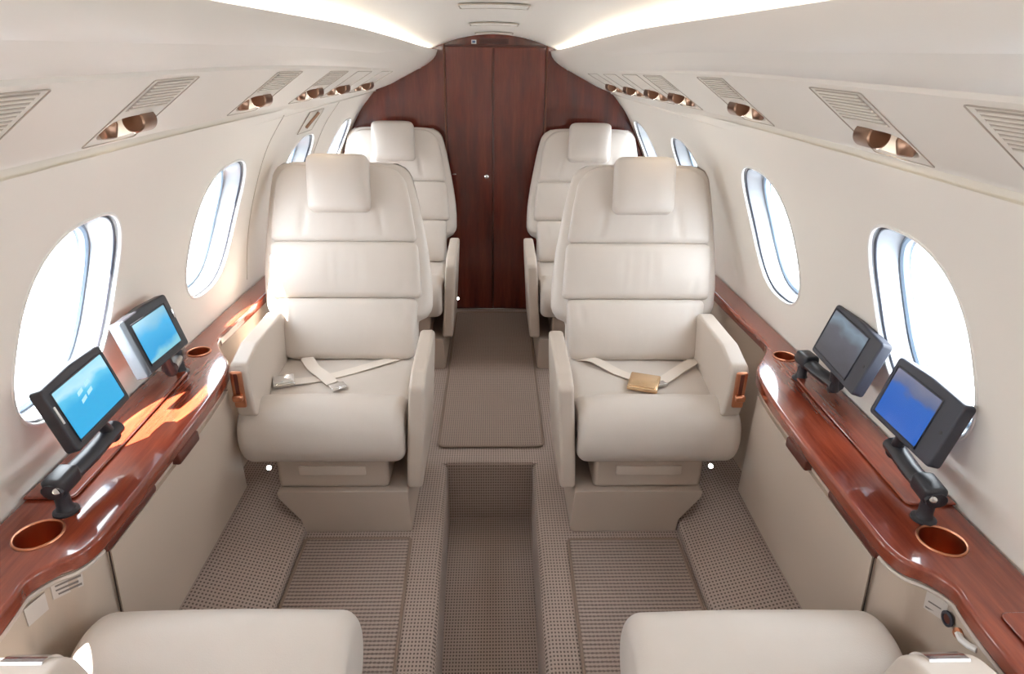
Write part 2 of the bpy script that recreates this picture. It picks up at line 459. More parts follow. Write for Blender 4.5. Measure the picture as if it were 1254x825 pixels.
for (y0, y1, hw, lb) in ((1.93, 2.06, .095, 'ceiling hatch nearest the camera, cut off by the photo top'), (2.70, 2.82, .092, 'middle of the three small ceiling hatches'), (3.40, 3.52, .09, 'small ceiling hatch closest to the wooden doors')):
    r = thing('ceiling_hatch', 'cream rectangular '+lb, 'hatch', (0, y0, zc(0, y0)-.004), group='ceiling hatches')
    bm = bmesh.new()
    out = roundpoly([(-hw, y0), (hw, y0), (hw, y1), (-hw, y1)], .012, 3)
    f = lambda k: [Vector((x, y, zc(x, y)-k)) for x, y in out]
    bm2 = bmesh.new(); grid(bm2, lambda y, x: Vector((x, y, zc(x, y)-.005)), lin(y0+.004, y1-.004, 3), lin(-hw+.004, hw-.004, 12))
    merge(bm, bm2)
    wobj('cover', bm, M['ceiling'], r)
    bm = bmesh.new(); dn = []
    for (a, b), (c, d) in zip(out, out[1:]+out[:1]):
        m = max(1, int(abs(c-a)/.02)); dn += [(a+(c-a)*q/m, b+(d-b)*q/m) for q in range(m)]
    tube(bm, [Vector((x, y, zc(x, y)-.0045)) for x, y in dn], .0022, 6, True); wobj('seam', bm, M['seam'], r)

# ------------------------------------------------------------------ floor with foot well
def xw(y):
    y = max(y, .4); return (-.180+(2.14-y)*.0319, .154-(2.14-y)*.0191)
bm = bmesh.new(); WD = -.265; YW = 2.145
def sec(y):
    l, r = xw(y)
    return [(-.64, y, 0), (l-.025, y, 0), (l-.012, y, -.003), (l-.003, y, -.012), (l, y, -.025), (l, y, WD), (r, y, WD), (r, y, -.025), (r+.003, y, -.012), (r+.012, y, -.003), (r+.025, y, 0), (.64, y, 0)]
loft(bm, [sec(y) for y in lin(Y0, YW, 30)], False, False)
l, r = xw(YW)
bw = [(0, .012), (-.003, .005), (-.012, .001), (-.025, 0), (WD, 0)]
grid(bm, lambda x, k: Vector((x, YW+bw[k][1], bw[k][0])), lin(l, r, 8), range(5))
grid(bm, lambda x, y: Vector((x, y, 0)), [-.64, l-.025, l, r, r+.025, .64], [YW, YW+.012])
for xx, q in ((l, -1), (r, 1)):
    bm.faces.new([bm.verts.new(p) for p in [(xx+q*.025, YW, 0), (xx+q*.012, YW, -.003), (xx+q*.003, YW, -.012), (xx, YW, -.025), (xx, YW, 0)]])
    bm.faces.new([bm.verts.new(p) for p in [(xx, YW, 0), (xx, YW, -.025), (xx, YW+.001, -.012), (xx, YW+.005, -.003), (xx, YW+.012, 0)]])
for f in [f for f in bm.faces if all(abs(v.co.z) < 1e-6 for v in f.verts) and max(v.co.y for v in f.verts) < YW+.013 and min(v.co.y for v in f.verts) > YW-.001 and l-1e-4 <= min(v.co.x for v in f.verts) and max(v.co.x for v in f.verts) <= r+1e-4]: bm.faces.remove(f)
grid(bm, lambda x, y: Vector((x, y, 0)), lin(-.64, .64, 8), lin(YW+.012, YB, 10))
struct('floor', bm, M['carpet'], 'brown dotted carpet floor with a sunken foot well', smooth=60)
for n, s in ((3, -1), (4, 1)):
    bm = bmesh.new(); pr = [(.622, -.001), (.623, .026), (.628, .034), (.640, .039), (.70, .057), (.83, .098), (.93, .10)]
    loft(bm, [[Vector((s*x, y, z)) for x, z in pr] for y in lin(Y0, YB-.005, 20)], False, False)
    struct('trim_%d' % n, bm, M['carpet'], 'sloping carpeted side ramp along the floor', smooth=60)

def mat(name, pts, z, label, m, rr):
    r = thing(name, label, 'floor mat', (sum(p[0] for p in pts)/4, sum(p[1] for p in pts)/4, z), group='floor mats')
    o = roundpoly(pts, rr, 5)
    bm = bmesh.new(); prism(bm, o, lambda u, v, w: Vector((u, v, w)), z+.0005, z+.008, .002, 2); wobj('pile', bm, m, r)
    bm = bmesh.new(); tube(bm, [(x, y, z+.006) for x, y in o], .0055, 8, True); wobj('binding', bm, M['edge'], r)
mat('floor_mat', [(-.612, .70), (-.238, .70), (-.272, 1.712), (-.612, 1.712)], 0, 'ribbed grey brown carpet mat left of the sunken foot well', M['mat'], .012)
mat('floor_mat', [(.608, .70), (.226, .70), (.247, 1.70), (.608, 1.70)], 0, 'ribbed grey brown carpet mat right of the sunken foot well', M['mat'], .012)
mat('aisle_mat', [(-.222, 2.256), (.203, 2.256), (.215, 3.74), (-.225, 3.74)], 0, 'long aisle carpet mat running up to the wooden doors', M['mat_fine'], .03)

# ------------------------------------------------------------------ rear bulkhead, doors
bm = bmesh.new()
pts = [(s*x, z) for s, (x, z) in [(1, (.93, -.02)), (1, (.95, .6)), (1, (.90, .95)), (1, (.78, 1.2)), (1, (.6, 1.4)), (1, (.4, 1.52)), (1, (.2, 1.6)), (-1, (.2, 1.6)), (-1, (.4, 1.52)), (-1, (.6, 1.4)), (-1, (.78, 1.2)), (-1, (.90, .95)), (-1, (.95, .6)), (-1, (.93, -.02))]]
bm.faces.new([bm.verts.new((x, YB, z)) for x, z in pts])
struct('wall_rear', bm, M['wood_v'], 'glossy mahogany rear bulkhead')
DZ = 1.497
for n, x0, x1 in ((1, -.261, -.0085), (2, -.0045, .279)):
    root = bpy.data.objects.new('door_%d' % n, None); COL.objects.link(root); root.location = (x0, YB, 0); root['kind'] = 'structure'
    root['label'] = ('left' if n == 1 else 'right')+' leaf of the mahogany double door'
    bm = bmesh.new(); box(bm, ((x0+x1)/2, YB-.009, DZ/2+.006), (x1-x0-.004, .016, DZ-.010), .003, 2); wobj('leaf', bm, M['wood_v'], root)
    if n == 1:
        bm = bmesh.new(); lathe(bm, (-.042, YB-.017, .815), (0, -1, 0), [(0, 0), (.012, 0), (.012, .002), (.007, .004), (.0075, .010), (.005, .012), (0, .012)], 20); wobj('door_knob', bm, M['chrome'], root)
        bm = bmesh.new(); box(bm, (-.226, YB-.0175, .828), (.020, .003, .007), .001); wobj('latch_plate', bm, M['chrome'], root)
    else:
        bm = bmesh.new(); box(bm, (x0+.002, YB-.019, DZ/2), (.008, .006, DZ-.012), .002); wobj('edge_strip', bm, M['wood_dark'], root)
bm = bmesh.new()
box(bm, (-.268, YB-.008, .752), (.010, .018, 1.52), .002); struct('trim_5', bm, M['trim_rail'], 'bronze brown door frame edge, left')
bm = bmesh.new(); box(bm, (.286, YB-.008, .752), (.010, .018, 1.52), .002); struct('trim_6', bm, M['trim_rail'], 'bronze brown door frame edge, right')
bm = bmesh.new(); box(bm, (.009, YB-.008, 1.503), (.545, .018, .009), .002); struct('trim_7', bm, M['wood_dark'], 'dark door head strip')
bm = bmesh.new(); box(bm, (0, YB-.014, .004), (.60, .024, .008), .002); struct('trim_8', bm, M['chrome'], 'thin metal door sill')
r = thing('header_sign', 'small white sign with blue symbol above the left door leaf', 'sign', (-.108, YB-.002, 1.523))
bm = bmesh.new(); box(bm, (-.108, YB-.002, 1.522), (.027, .004, .020), .001); wobj('plate', bm, M['white'], r)
bm = bmesh.new(); box(bm, (-.108, YB-.0045, 1.522), (.016, .002, .011), .0005); wobj('symbol', bm, M['blue_ink'], r)
r = thing('header_grille', 'dark slatted strip in the arched header above the doors', 'vent', (0, YB-.001, 1.527))
bm = bmesh.new()
for q in range(6): box(bm, (0, YB-.002, 1.515+.0045*q), (.155, .004, .0028), .0005)
wobj('slats', bm, M['wood_dark'], r)
# front partition behind the camera
bm = bmesh.new(); bm.faces.new([bm.verts.new((x*1.02, Y0, z)) for x, z in [(-.96, -.3), (.96, -.3), (.99, .6), (.9, 1.1), (.75, 1.35), (.5, 1.65), (-.5, 1.65), (-.75, 1.35), (-.9, 1.1), (-.99, .6)]])
struct('wall_front', bm, M['liner'])

# ------------------------------------------------------------------ side ledges and cabinets
LZ, LT = .62, .036
FRONT = [(.80, Y0+.01), (.802, .2), (.806, .70), (.808, .80), (.814, .865), (.818, .90), (.797, .938), (.768, .962), (.754, .995), (.750, 1.05), (.750, 1.25), (.752, 1.45), (.758, 1.60), (.768, 1.70), (.785, 1.765), (.812, 1.815), (.848, 1.868), (.872, 1.915), (.884, 1.97), (.882, 2.05), (.872, 2.25), (.862, 2.6), (.855, 3.2), (.85, YB-.02)]
def ledge(s, dy, nm):
    r = thing('side_ledge', 'glossy mahogany side ledge along the %s wall below the windows' % nm, 'ledge', (s*.86, 1.3, LZ), group='mahogany side ledges')
    fr = [(x, y+dy*sstep(2.6, 1.9, y)*0+dy*(1 if .5 < y < 2.2 else 0)) for x, y in FRONT]
    fr = catmull(fr, 5)
    back = [(X(LZ, y)-.0015, y) for y in lin(fr[-1][1], fr[0][1], 40)]
    bm = bmesh.new(); prism(bm, fr+back, lambda u, v, w: Vector((s*u, v, w)), LZ-LT, LZ, .009, 4)
    cups = [(.870, 1.016+(-.035 if s > 0 else 0)), (.905, 1.845+(-.03 if s > 0 else 0))]
    o = wobj('worktop', bm, M['wood_y'], r)
    for (cx, cy), rad in zip(cups, (.0425, .033)):
        ct = bmesh.new(); cyl(ct, (s*cx, cy, LZ-.06), (s*cx, cy, LZ+.03), rad, n=40); bmesh.ops.recalc_face_normals(ct, faces=ct.faces)
        cm = bpy.data.meshes.new('c'); bmesh.ops.translate(ct, verts=ct.verts, vec=-r.location); ct.to_mesh(cm); ct.free()
        co = bpy.data.objects.new('c', cm); COL.objects.link(co); co.parent = r
        for w_ in list(o.modifiers): o.modifiers.remove(w_)
        md = o.modifiers.new('b', 'BOOLEAN'); md.operation = 'DIFFERENCE'; md.object = co; md.solver = 'EXACT'
        dg = bpy.context.evaluated_depsgraph_get(); me = bpy.data.meshes.new_from_object(o.evaluated_get(dg))
        o.modifiers.remove(md); o.data = me; bpy.data.objects.remove(co); bpy.data.meshes.remove(cm)
    o.data.set_sharp_from_angle(angle=math.radians(40)); wn = o.modifiers.new('weighted', 'WEIGHTED_NORMAL'); wn.keep_sharp = True; wn.weight = 100
    for (cx, cy), rad in zip(cups, (.0425, .033)):
        bm = bmesh.new(); lathe(bm, (s*cx, cy, LZ-.075), (0, 0, 1), [(0, 0), (rad-.006, 0), (rad-.004, .004), (rad-.0015, .074)], 40)
        c = wobj('cup_holder', bm, M['copper'], r)
        bm = bmesh.new(); tube(bm, [(s*cx+rad*math.cos(a), cy+rad*math.sin(a), LZ+.001) for a in lin(0, 2*PI, 48)[:-1]], .0026, 8, True); wobj('rim', bm, M['copper'], c)
    # fold-out table lid lying on the ledge against the wall
    y0, y1 = 1.12+dy, 1.70+dy
    w = [(X(LZ+.01, y)-.004, y) for y in lin(y1, y0, 12)]
    bm = bmesh.new(); prism(bm, roundpoly([(.862, y0), (.872, y1)]+[(a, b, 0) for a, b in w], .018, 5), lambda u, v, w_: Vector((s*u, v, w_)), LZ+.0005, LZ+.009, .004, 3)
    wobj('table_lid', bm, M['wood_y'], r)
    # second lid, close to the camera
    w = [(X(LZ+.01, y)-.004, y) for y in lin(.80, .2, 8)]
    bm = bmesh.new(); prism(bm, roundpoly([(.845, .2), (.850, .80)]+[(a, b, 0) for a, b in w], .014, 5), lambda u, v, w_: Vector((s*u, v, w_)), LZ+.0005, LZ+.007, .003, 3)
    wobj('table_lid', bm, M['wood_y'], r)
    # finger pull and rail under the front edge
    bm = bmesh.new(); box(bm, (s*.764, 1.385+dy, LZ-LT-.008), (.034, .115, .030), .006); wobj('finger_pull', bm, M['wood_dark'], r)
    bm = bmesh.new(); box(bm, (s*.764, 1.12+dy, LZ-LT-.004), (.028, .20, .018), .005); wobj('under_rail', bm, M['wood_dark'], r)
    return r
ledge(-1, 0, 'left'); ledge(1, -.035, 'right')

def cabinet(s, dy, nm):
    r = thing('side_cabinet', 'beige side cabinet under the %s mahogany ledge' % nm, 'cabinet', (s*.83, 1.3, .1), group='beige side cabinets')
    fr = [(x+.012, y+dy*(1 if .5 < y < 2.2 else 0)) for x, y in FRONT]; fr = catmull(fr, 4)
    def ring(k):    # k 0 top .. 1 bottom
        z = (LZ-LT-.001)*(1-k)+.100*k
        f = [(x+(.862-x)*.80*k if x < .862 else x, y) for x, y in fr]
        b = [(max(X(z, y)-.002, .84), y) for y in lin(fr[-1][1], fr[0][1], 30)]
        return [Vector((s*x, y, z)) for x, y in f+b]
    bm = bmesh.new(); loft(bm, [ring(k) for k in (0, .03, .25, .5, .75, 1)], True, False); wobj('body', bm, M['panel'], r)
    # pale lip under the worktop
    bm = bmesh.new(); tube(bm, [(s*(x-.003), y, LZ-LT-.007) for x, y in fr if .3 < y < 1.03+dy], .005, 6); wobj('lip', bm, M['leather2'], r)
    # flush door panel between two seams
    y0, y1 = 1.035+dy, 1.70+dy
    def F(y, k, o):
        xs = np.interp(y, [q[1] for q in fr], [q[0] for q in fr]); z = (LZ-LT-.02)*(1-k)+.108*k; kk = k
        return Vector((s*(xs+(.862-xs)*.80*kk-o), y+.16*k*(y-y0)/(y1-y0)+.07*k*(1-(y-y0)/(y1-y0)), z))
    bm = bmesh.new(); us, vs = lin(y0, y1, 14), lin(0, 1, 5)
    grid(bm, lambda y, k: F(y, k, .006), us, vs)
    for a, b in (((y0, 0), (y1, 0)), ((y0, 1), (y1, 1)), ((y0, 0), (y0, 1)), ((y1, 0), (y1, 1))):
        ps = [(a[0]+(b[0]-a[0])*q/14, a[1]+(b[1]-a[1])*q/14) for q in range(15)]
        loft(bm, [[F(y, k, .006), F(y, k, -.004)] for y, k in ps], False, False)
    wobj('door', bm, M['panel'], r)
    for yy in (y0, y1):
        bm = bmesh.new(); tube(bm, [F(yy+(-.003 if yy == y0 else .003), k, .0035) for k in lin(0, 1, 8)], .0014, 6); wobj('seam', bm, M['groove'], r)
    return r
cabinet(-1, 0, 'left'); cabinet(1, -.035, 'right')

# ------------------------------------------------------------------ seats
TAN = .49; UPV = Vector((0, .44, .898)); NRM = Vector((0, -.898, .44))
BO = Vector((0, .45, .42))
def seat(name, label, m, inboard=True, near=False):
    """m = +1: inboard side is local +x; front faces local -y; origin on the floor under the base front"""
    R = thing(name, label, 'seat', (0, 0, 0), group='cream leather cabin seats')
    # base
    bm = bmesh.new()
    prism(bm, roundpoly([(-.098, .001, .004), (.262, .001, .02), (.252, .165, .012), (-.172, .165, .012), (-.168, .138, .02), (-.103, .048, .02)], .01, 4), lambda u, v, w: Vector((m*u, w+.10*max(0, v)*.1, v)), 0, .42, .012, 3)
    obj('base', bm, M['shell'], R)
    bm = bmesh.new(); box(bm, (m*.012, .205, .222), (.358, .37, .115), .016, 3); dr = obj('drawer_box', bm, M['shell'], R)
    bm = bmesh.new(); box(bm, (m*.012, .0185, .236), (.215, .008, .036), .004); obj('drawer_front', bm, M['leather2'], dr)
    # cushion: side profile swept across
    prof = [(.50, .300), (.30, .292), (.08, .282), (.015, .280), (-.022, .300), (-.044, .345), (-.046, .395), (-.030, .440), (.002, .470), (.045, .482), (.085, .474), (.118, .454), (.140, .444), (.165, .447), (.23, .446), (.33, .436), (.43, .424), (.50, .415), (.515, .36)]
    pr = catmull(prof, 4, True); cy, cz = .2, .375
    def crs(x, off, hw):
        return [Vector((x, cy+(y-cy)*(1-off/.30), cz+(z-cz)*(1-off/.11)+ (.006*math.cos(x/hw*PI/2) if z > .4 else 0))) for y, z in pr]
    HWc, rr = .253, .034; rings = []
    for q in range(7):
        a = q/6*PI/2; rings.append(crs(-HWc+rr*(1-math.cos(a)), rr*(1-math.sin(a)), HWc))
    for x in lin(-HWc+rr, HWc-rr, 14)[1:]: rings.append(crs(x, 0, HWc))
    for q in range(1, 7):
        a = PI/2-q/6*PI/2; rings.append(crs(HWc-rr*(1-math.cos(a)), rr*(1-math.sin(a)), HWc))
    bm = bmesh.new(); loft(bm, rings); cu = obj('cushion', bm, M['leather'], R, smooth=60)
    for sx in (-1, 1):
        bm = bmesh.new(); c0 = crs(sx*(HWc-.026), .0065, HWc); tube(bm, [p for p in c0], .0016, 6, True); obj('piping', bm, M['leather2'], cu)
    # back, in its own frame: s up the back, n forward
    def B(x, s, n): return BO+Vector((x-m*.045*(s/.72), 0, 0))+UPV*s+NRM*n
    def pad(s0, s1, w0, w1, t, r, puff, nb=-.03, e=5.0, ctop=None, folds=()):
        rg = []; NS = 12; L = s1-s0
        ts = [math.sin(a) for a in lin(-PI/2, PI/2, 56)]
        prof = [(k, (max(0, 1-abs(k)**e))**(1/e)) for k in ts]+[(k, -(max(0, 1-abs(k)**e))**(1/e)) for k in ts[-2:0:-1]]
        st = [(s0+r*(1-math.cos(q/5*PI/2)), r*(1-math.sin(q/5*PI/2))) for q in range(6)]
        st += [(s0+r+(L-2*r)*q/NS, 0) for q in range(1, NS)]
        st += [(s1-r*(1-math.sin(q/5*PI/2)), r*(1-math.cos(q/5*PI/2))) for q in range(6)]
        for sv, off in st:
            k = (sv-s0)/L; w = w0+(w1-w0)*k-off
            if ctop: w = min(w, ctop(sv)-off)
            pf = puff*math.sin(PI*min(1, max(0, k)))
            loop = []
            for a, b in prof:
                n = nb+t*.5+b*(t*.5-off*.7)
                if b > 0:
                    n += pf*b*(1-.45*abs(a)**3)
                    for fx, fw, fa, k0, k1, sl_ in folds:
                        if k0 < k < k1: n -= fa*math.exp(-((a*w-fx-sl_*(k-k0))/fw)**2)*math.sin(PI*(k-k0)/(k1-k0))
                loop.append(B(a*w, sv, n))
            rg.append(loop)
        bm = bmesh.new(); loft(bm, rg); return bm
    def wing(s):
        xs = [0, .10, .150, .165, .185, .21, .26, .32, .42, .52, .60, .66, .70, .725, .742]
        ws = [.245, .248, .250, .285, .303, .311, .314, .314, .307, .294, .283, .272, .263, .250, .215]
        return float(np.interp(s, xs, ws))
    # rear shell with side wings
    rg = []; sl = superloop(56, 5.0)
    for sv in [-.02, 0, .05, .10, .140, .152, .165, .175, .19, .21, .24, .28, .33, .38, .44, .50, .56, .61, .65, .68, .70, .715, .728, .737, .742]:
        w = wing(sv); th = .105 if sv < .5 else .105-.055*(sv-.5)/.24
        th2 = th*(1 if sv < .72 else 1-.5*((sv-.72)/.022))
        front = .012 if sv > .17 else -.012+.024*max(0, (sv-.14)/.03)
        rg.append([B(a*w, sv, front-th2*.5+b*th2*.5-(.020*abs(a)**6 if b > 0 else 0)) for a, b in sl])
    bm = bmesh.new(); loft(bm, rg); bk = obj('backrest', bm, M['leather'], R, smooth=60)
    bm = pad(.005, .232, .236, .262, .07, .026, .018, -.04, folds=[(.19, .012, .004, .5, 1, .05), (-.19, .012, .004, .5, 1, -.05)]); obj('lower_back_pad', bm, M['leather'], bk, smooth=60)
    bm = pad(.232, .442, .278, .272, .066, .022, .015, -.034, folds=[(-.052, .009, .006, .1, .95, 0), (-.018, .009, .008, .05, 1, 0), (.020, .009, .008, .05, .95, 0), (.054, .010, .006, .1, 1, 0), (.20, .012, .003, .0, .4, .05)]); obj('middle_back_pad', bm, M['leather'], bk, smooth=60)
    def top(sv): return .268-.030*max(0, (sv-.50)/.2)-(.05*max(0, (sv-.66)/.07)**2)
    bm = pad(.442, .730, .270, .240, .064, .022, .012, -.034, ctop=top, folds=[(-.155, .009, .008, .02, .5, .06), (.155, .009, .008, .02, .5, -.06), (-.02, .006, .004, .0, .4, 0), (.06, .006, .004, .0, .4, 0)]); obj('upper_back_pad', bm, M['leather'], bk, smooth=60)
    bm = pad(.545, .757, .114, .114, .075, .026, .016, .006, 4.0); hr = obj('headrest', bm, M['leather'], R, smooth=60)
    # inboard arm: leaning slab with rounded nose
    if inboard:
        side = roundpoly([(.012, .165, .025), (-.008, .28, .06), (.0, .545, .030), (.06, .575, .05), (.36, .590, .045), (.40, .52, .05), (.42, .165, .02)], .03, 5)
        bm = bmesh.new(); prism(bm, side, lambda u, v, w: Vector((m*(w+.274+(v-.165)*.062), u, v)), -.025, .025, .012, 4)
        obj('inboard_armrest', bm, M['leather2'], R)
    # outboard arm
    if not near:
        top_ = [(-.03, .632), (.30, .628), (.53, .585)]
        side = roundpoly([(-.030, .470, .02), (-.045, .56, .03), (-.045, .640, .035), (.10, .652, .06), (.50, .600, .05), (.54, .36, .02), (.12, .36, .06)], .03, 5)
        bm = bmesh.new(); prism(bm, side, lambda u, v, w: Vector((m*(w-.208-.115*max(0, u)), u, v)), -.028, .028, .010, 4)
        ar = obj('outboard_armrest', bm, M['leather2'], R)
        bm = bmesh.new(); box(bm, (m*-.213, -.0485, .566), (.034, .012, .118), .008, 3); sl_ = obj('slider_plate', bm, M['copper'], ar)
        bm = bmesh.new(); box(bm, (m*-.213, -.054, .585), (.012, .006, .070), .003); obj('slider_slot', bm, M['wood_dark'], sl_)
        bm = bmesh.new(); box(bm, (m*-.213, -.062, .545), (.030, .020, .022), .007, 3); obj('slider_knob', bm, M['copper'], sl_)
        bm = bmesh.new(); lathe(bm, (m*-.1945, .075, .585), (m, 0, .0), [(0, 0), (.009, 0), (.008, .003), (0, .0035)], 16); obj('arm_button', bm, M['ink'], ar)
    else:
        side = roundpoly([(.20, .33, .05), (.175, .52, .06), (.20, .600, .06), (.30, .628, .08), (.62, .628, .05), (.64, .36, .02)], .04, 8)
        bm = bmesh.new(); prism(bm, side, lambda u, v, w: Vector((m*(w-.205), u, v)), -.062, .062, .022, 5)
        ar = obj('outboard_armrest', bm, M['leather2'], R)
        bm = bmesh.new(); tube(bm, [(m*(-.165+.0), .2145+.35*0+u, v) for u, v in [(-.037, .47), (-.030, .535), (-.005, .585), (.06, .612), (.15, .6275), (.3, .6285)]], .0035, 6); obj('arm_seam', bm, M['seam'], ar)
        bm = bmesh.new()
        band = [p for p in side if p[1] > .565 and p[0] < .268]
        loft(bm, [[Vector((m*x, u-o_, v+o_*1.2)) for x, o_ in ((-.238, .0028), (-.172, .0028), (-.172, -.004), (-.238, -.004))] for u, v in band])
        ash = obj('ash_tray', bm, M['chrome'], ar)
    return R

def ribbon(bm, pts, w, th=.0022):
    pts = [Vector(p) for p in catmull(pts, 6)]; rg = []
    for i, p in enumerate(pts):
        t = (pts[min(i+1, len(pts)-1)]-pts[max(i-1, 0)]).normalized(); sd = t.cross(Vector((0, 0, 1))).normalized(); n = sd.cross(t)
        rg.append([p+sd*w/2-n*th/2, p+sd*w/2+n*th/2, p-sd*w/2+n*th/2, p-sd*w/2-n*th/2])
    loft(bm, rg)
def belt(R, paths, tabs, metal):
    """two webbing straps, buckle on one and tongue on the other"""
    bm = bmesh.new()
    for p in paths: ribbon(bm, p, .044)
    b = obj('seat_belt', bm, M['belt'], R)
    (c, ang, size), (c2, ang2, size2) = tabs
    mt = Matrix.Translation(c) @ Matrix.Rotation(ang, 4, 'Z') @ Matrix.Rotation(.12, 4, 'X')
    bm = bmesh.new(); box(bm, (0, 0, 0), (size[0], size[1], .016), .005, 3, mt); box(bm, (0, -.004, .009), (size[0]*.86, size[1]*.8, .006), .003, 2, mt); obj('buckle', bm, metal, b)
    mt = Matrix.Translation(c2) @ Matrix.Rotation(ang2, 4, 'Z')
    bm = bmesh.new(); box(bm, (0, 0, 0), (size2[0], size2[1], .007), .003, 2, mt); box(bm, (0, -size2[1]*.3, .003), (size2[0]*.92, size2[1]*.35, .008), .003, 2, mt); obj('belt_tongue', bm, M['chrome'], b)

def dup(R, loc, rz, label):
    r = R.copy(); COL.objects.link(r); r.location = loc; r.rotation_euler = (0, 0, rz); r['label'] = label
    for c in R.children:
        d = c.copy(); COL.objects.link(d); d.parent = r
        for g in c.children:
            h = g.copy(); COL.objects.link(h); h.parent = d
            for q in g.children:
                w = q.copy(); COL.objects.link(w); w.parent = h
    return r
SX, SY = .53, 1.75
AFT = 2.975
sl = seat('cabin_seat', 'front left cream leather seat with open belt and silver buckle, facing the camera', 1)
sr = seat('cabin_seat', 'front right cream leather seat with gold belt buckle, facing the camera', -1)
dup(sl, (-.502, AFT, 0), 0, 'rear left cream leather seat beside the wooden doors, behind the front left seat')
dup(sr, (.480, AFT, 0), 0, 'rear right cream leather seat beside the wooden doors, behind the front right seat')
sl.location = (-SX, SY, 0); sr.location = (SX-.012, SY-.005, 0)
L_ = lambda x, y, z: (x+SX, y-SY, z)
belt(sl, [[L_(-.690, 2.215, .425), L_(-.672, 2.150, .452), L_(-.628, 2.066, .456), L_(-.575, 1.985, .470), L_(-.535, 1.94, .462)],
          [L_(-.36, 2.205, .427), L_(-.405, 2.145, .440), L_(-.497, 2.052, .450), L_(-.585, 1.985, .456), L_(-.665, 1.955, .460)]],
     [(Vector(L_(-.697, 1.948, .466)), .35, (.070, .058)), (Vector(L_(-.512, 1.918, .462)), .55, (.052, .042))], M['chrome'])
R_ = lambda x, y, z: (x-(SX-.012), y-SY+.005, z)
belt(sr, [[R_(.325, 2.205, .425), R_(.368, 2.150, .447), R_(.432, 2.052, .450), R_(.482, 1.985, .458), R_(.50, 1.96, .464)],
          [R_(.74, 2.205, .427), R_(.728, 2.135, .450), R_(.655, 2.052, .456), R_(.598, 1.985, .460), R_(.560, 1.945, .463)]],
     [(Vector(R_(.503, 1.928, .470)), -.35, (.100, .092)), (Vector(R_(.556, 1.932, .462)), .30, (.050, .034))], M['gold'])
nl = seat('cabin_seat', 'near left cream leather seat cut off by the photo bottom, seen from behind', -1, False, True)
nr = seat('cabin_seat', 'near right cream leather seat cut off by the photo bottom, seen from behind', 1, False, True)
nl.location = (-.520, .965, 0); nl.rotation_euler.z = PI
nr.location = (.514, .950, 0); nr.rotation_euler.z = PI

# ------------------------------------------------------------------ monitors on the ledges
def monitor(s, y0, y1, xb0, xb1, zb, xt, zt, label, smat, sx, arm, pad, th=.028, extra=None):
    """y0 (near) .. y1 (aft); screen quad between bottom edge and top edge; sx = screen margins (near, aft, top, bottom)"""
    A = Vector((s*xb0, y0, zb)); Bv = Vector((s*xb1, y1, zb)); T = Vector((s*(xt+xb0-(xb0+xb1)/2), y0, zt))
    w = Bv-A; W = w.length; ex = w.normalized(); h = T-A; h -= ex*h.dot(ex); Hh = h.length; ey = h.normalized(); n = ex.cross(ey)
    if n.x*s > 0: n = -n
    base = Vector((s*arm[0], arm[1], LZ+.0006))
    r = thing('swivel_monitor', label, 'monitor', base, group='swivel monitors on the ledges')
    f = lambda u, v, d: A+ex*u+ey*v+n*d
    def curved(u, v): return v+(.006*math.sin(PI*u/W) if v > Hh*.6 else 0)
    out = roundpoly([(0, 0), (W, 0), (W, Hh), (W*.5, Hh+.006, .2), (0, Hh)], .010, 4)
    bm = bmesh.new(); prism(bm, out, f, -th, 0, .005, 3); hs = wobj('housing', bm, M['navy'] if s > 0 else M['black'], r)
    a, b, c, d = sx
    q = roundpoly([(a, d), (W-b, d), (W-b, Hh-c), (a, Hh-c)], .003, 2)
    bm = bmesh.new(); prism(bm, q, f, -.002, .0012, 0); wobj('screen', bm, smat, r)
    bm = bmesh.new()
    qo = [(a-.003, d-.003), (W-b+.003, d-.003), (W-b+.003, Hh-c+.003), (a-.003, Hh-c+.003)]
    tube(bm, [f(u, v, .0006) for u, v in qo], .002, 6, True); wobj('bezel', bm, M['black'], hs)
    if extra: extra(r, hs, f, W, Hh)
    # post and two-bar arm
    bm = bmesh.new(); lathe(bm, base, (0, 0, 1), [(0, 0), (.024, 0), (.024, .004), (.017, .008), (.014, .018), (.014, .045), (.019, .050), (.019, .058), (0, .058)], 24); wobj('arm_post', bm, M['black'], r)
    p0 = base+Vector((0, 0, .062)); p1 = Vector((s*pad[0], pad[1], pad[2]))
    bm = bmesh.new(); mid = (p0+p1)/2+Vector((0, 0, -.004))
    dv = (p1-p0).normalized()
    tube(bm, [p0-dv*.022, p0-dv*.016, p0+dv*.012, mid, p1-dv*.01, p1+dv*.012], .0, 12, False, flat=(.021, .017)); am = wobj('arm', bm, M['black'], r)
    bm = bmesh.new(); fy = dv; fx = fy.cross(Vector((0, 0, 1))).normalized(); fz = fx.cross(fy)
    box(bm, (0, 0, 0), (.044, .064, .040), .010, 3, Matrix.Translation(p0+dv*.012+Vector((0, 0, .004))) @ Matrix((fx, fy, fz)).transposed().to_4x4()); wobj('arm_knuckle', bm, M['black'], am)
    lo = f(W*.5, .004, -th*.5)
    bm = bmesh.new(); lathe(bm, p1-Vector((0, 0, .018)), (lo-p1)+Vector((0, 0, .018)), [(0, 0), (.015, 0), (.016, .004), (.013, .02), (.012, (lo-p1).length+.02), (0, (lo-p1).length+.02)], 18); wobj('pivot', bm, M['black'], r)
    bm = bmesh.new(); lathe(bm, p0+Vector((-s*.010, -.021, .004)), (-s*.6, -.9, .15), [(0, 0), (.007, 0), (.007, .004), (0, .005)], 14); wobj('arm_bolt', bm, M['chrome'], am)
    return r
CY = srgb(44, 168, 222)
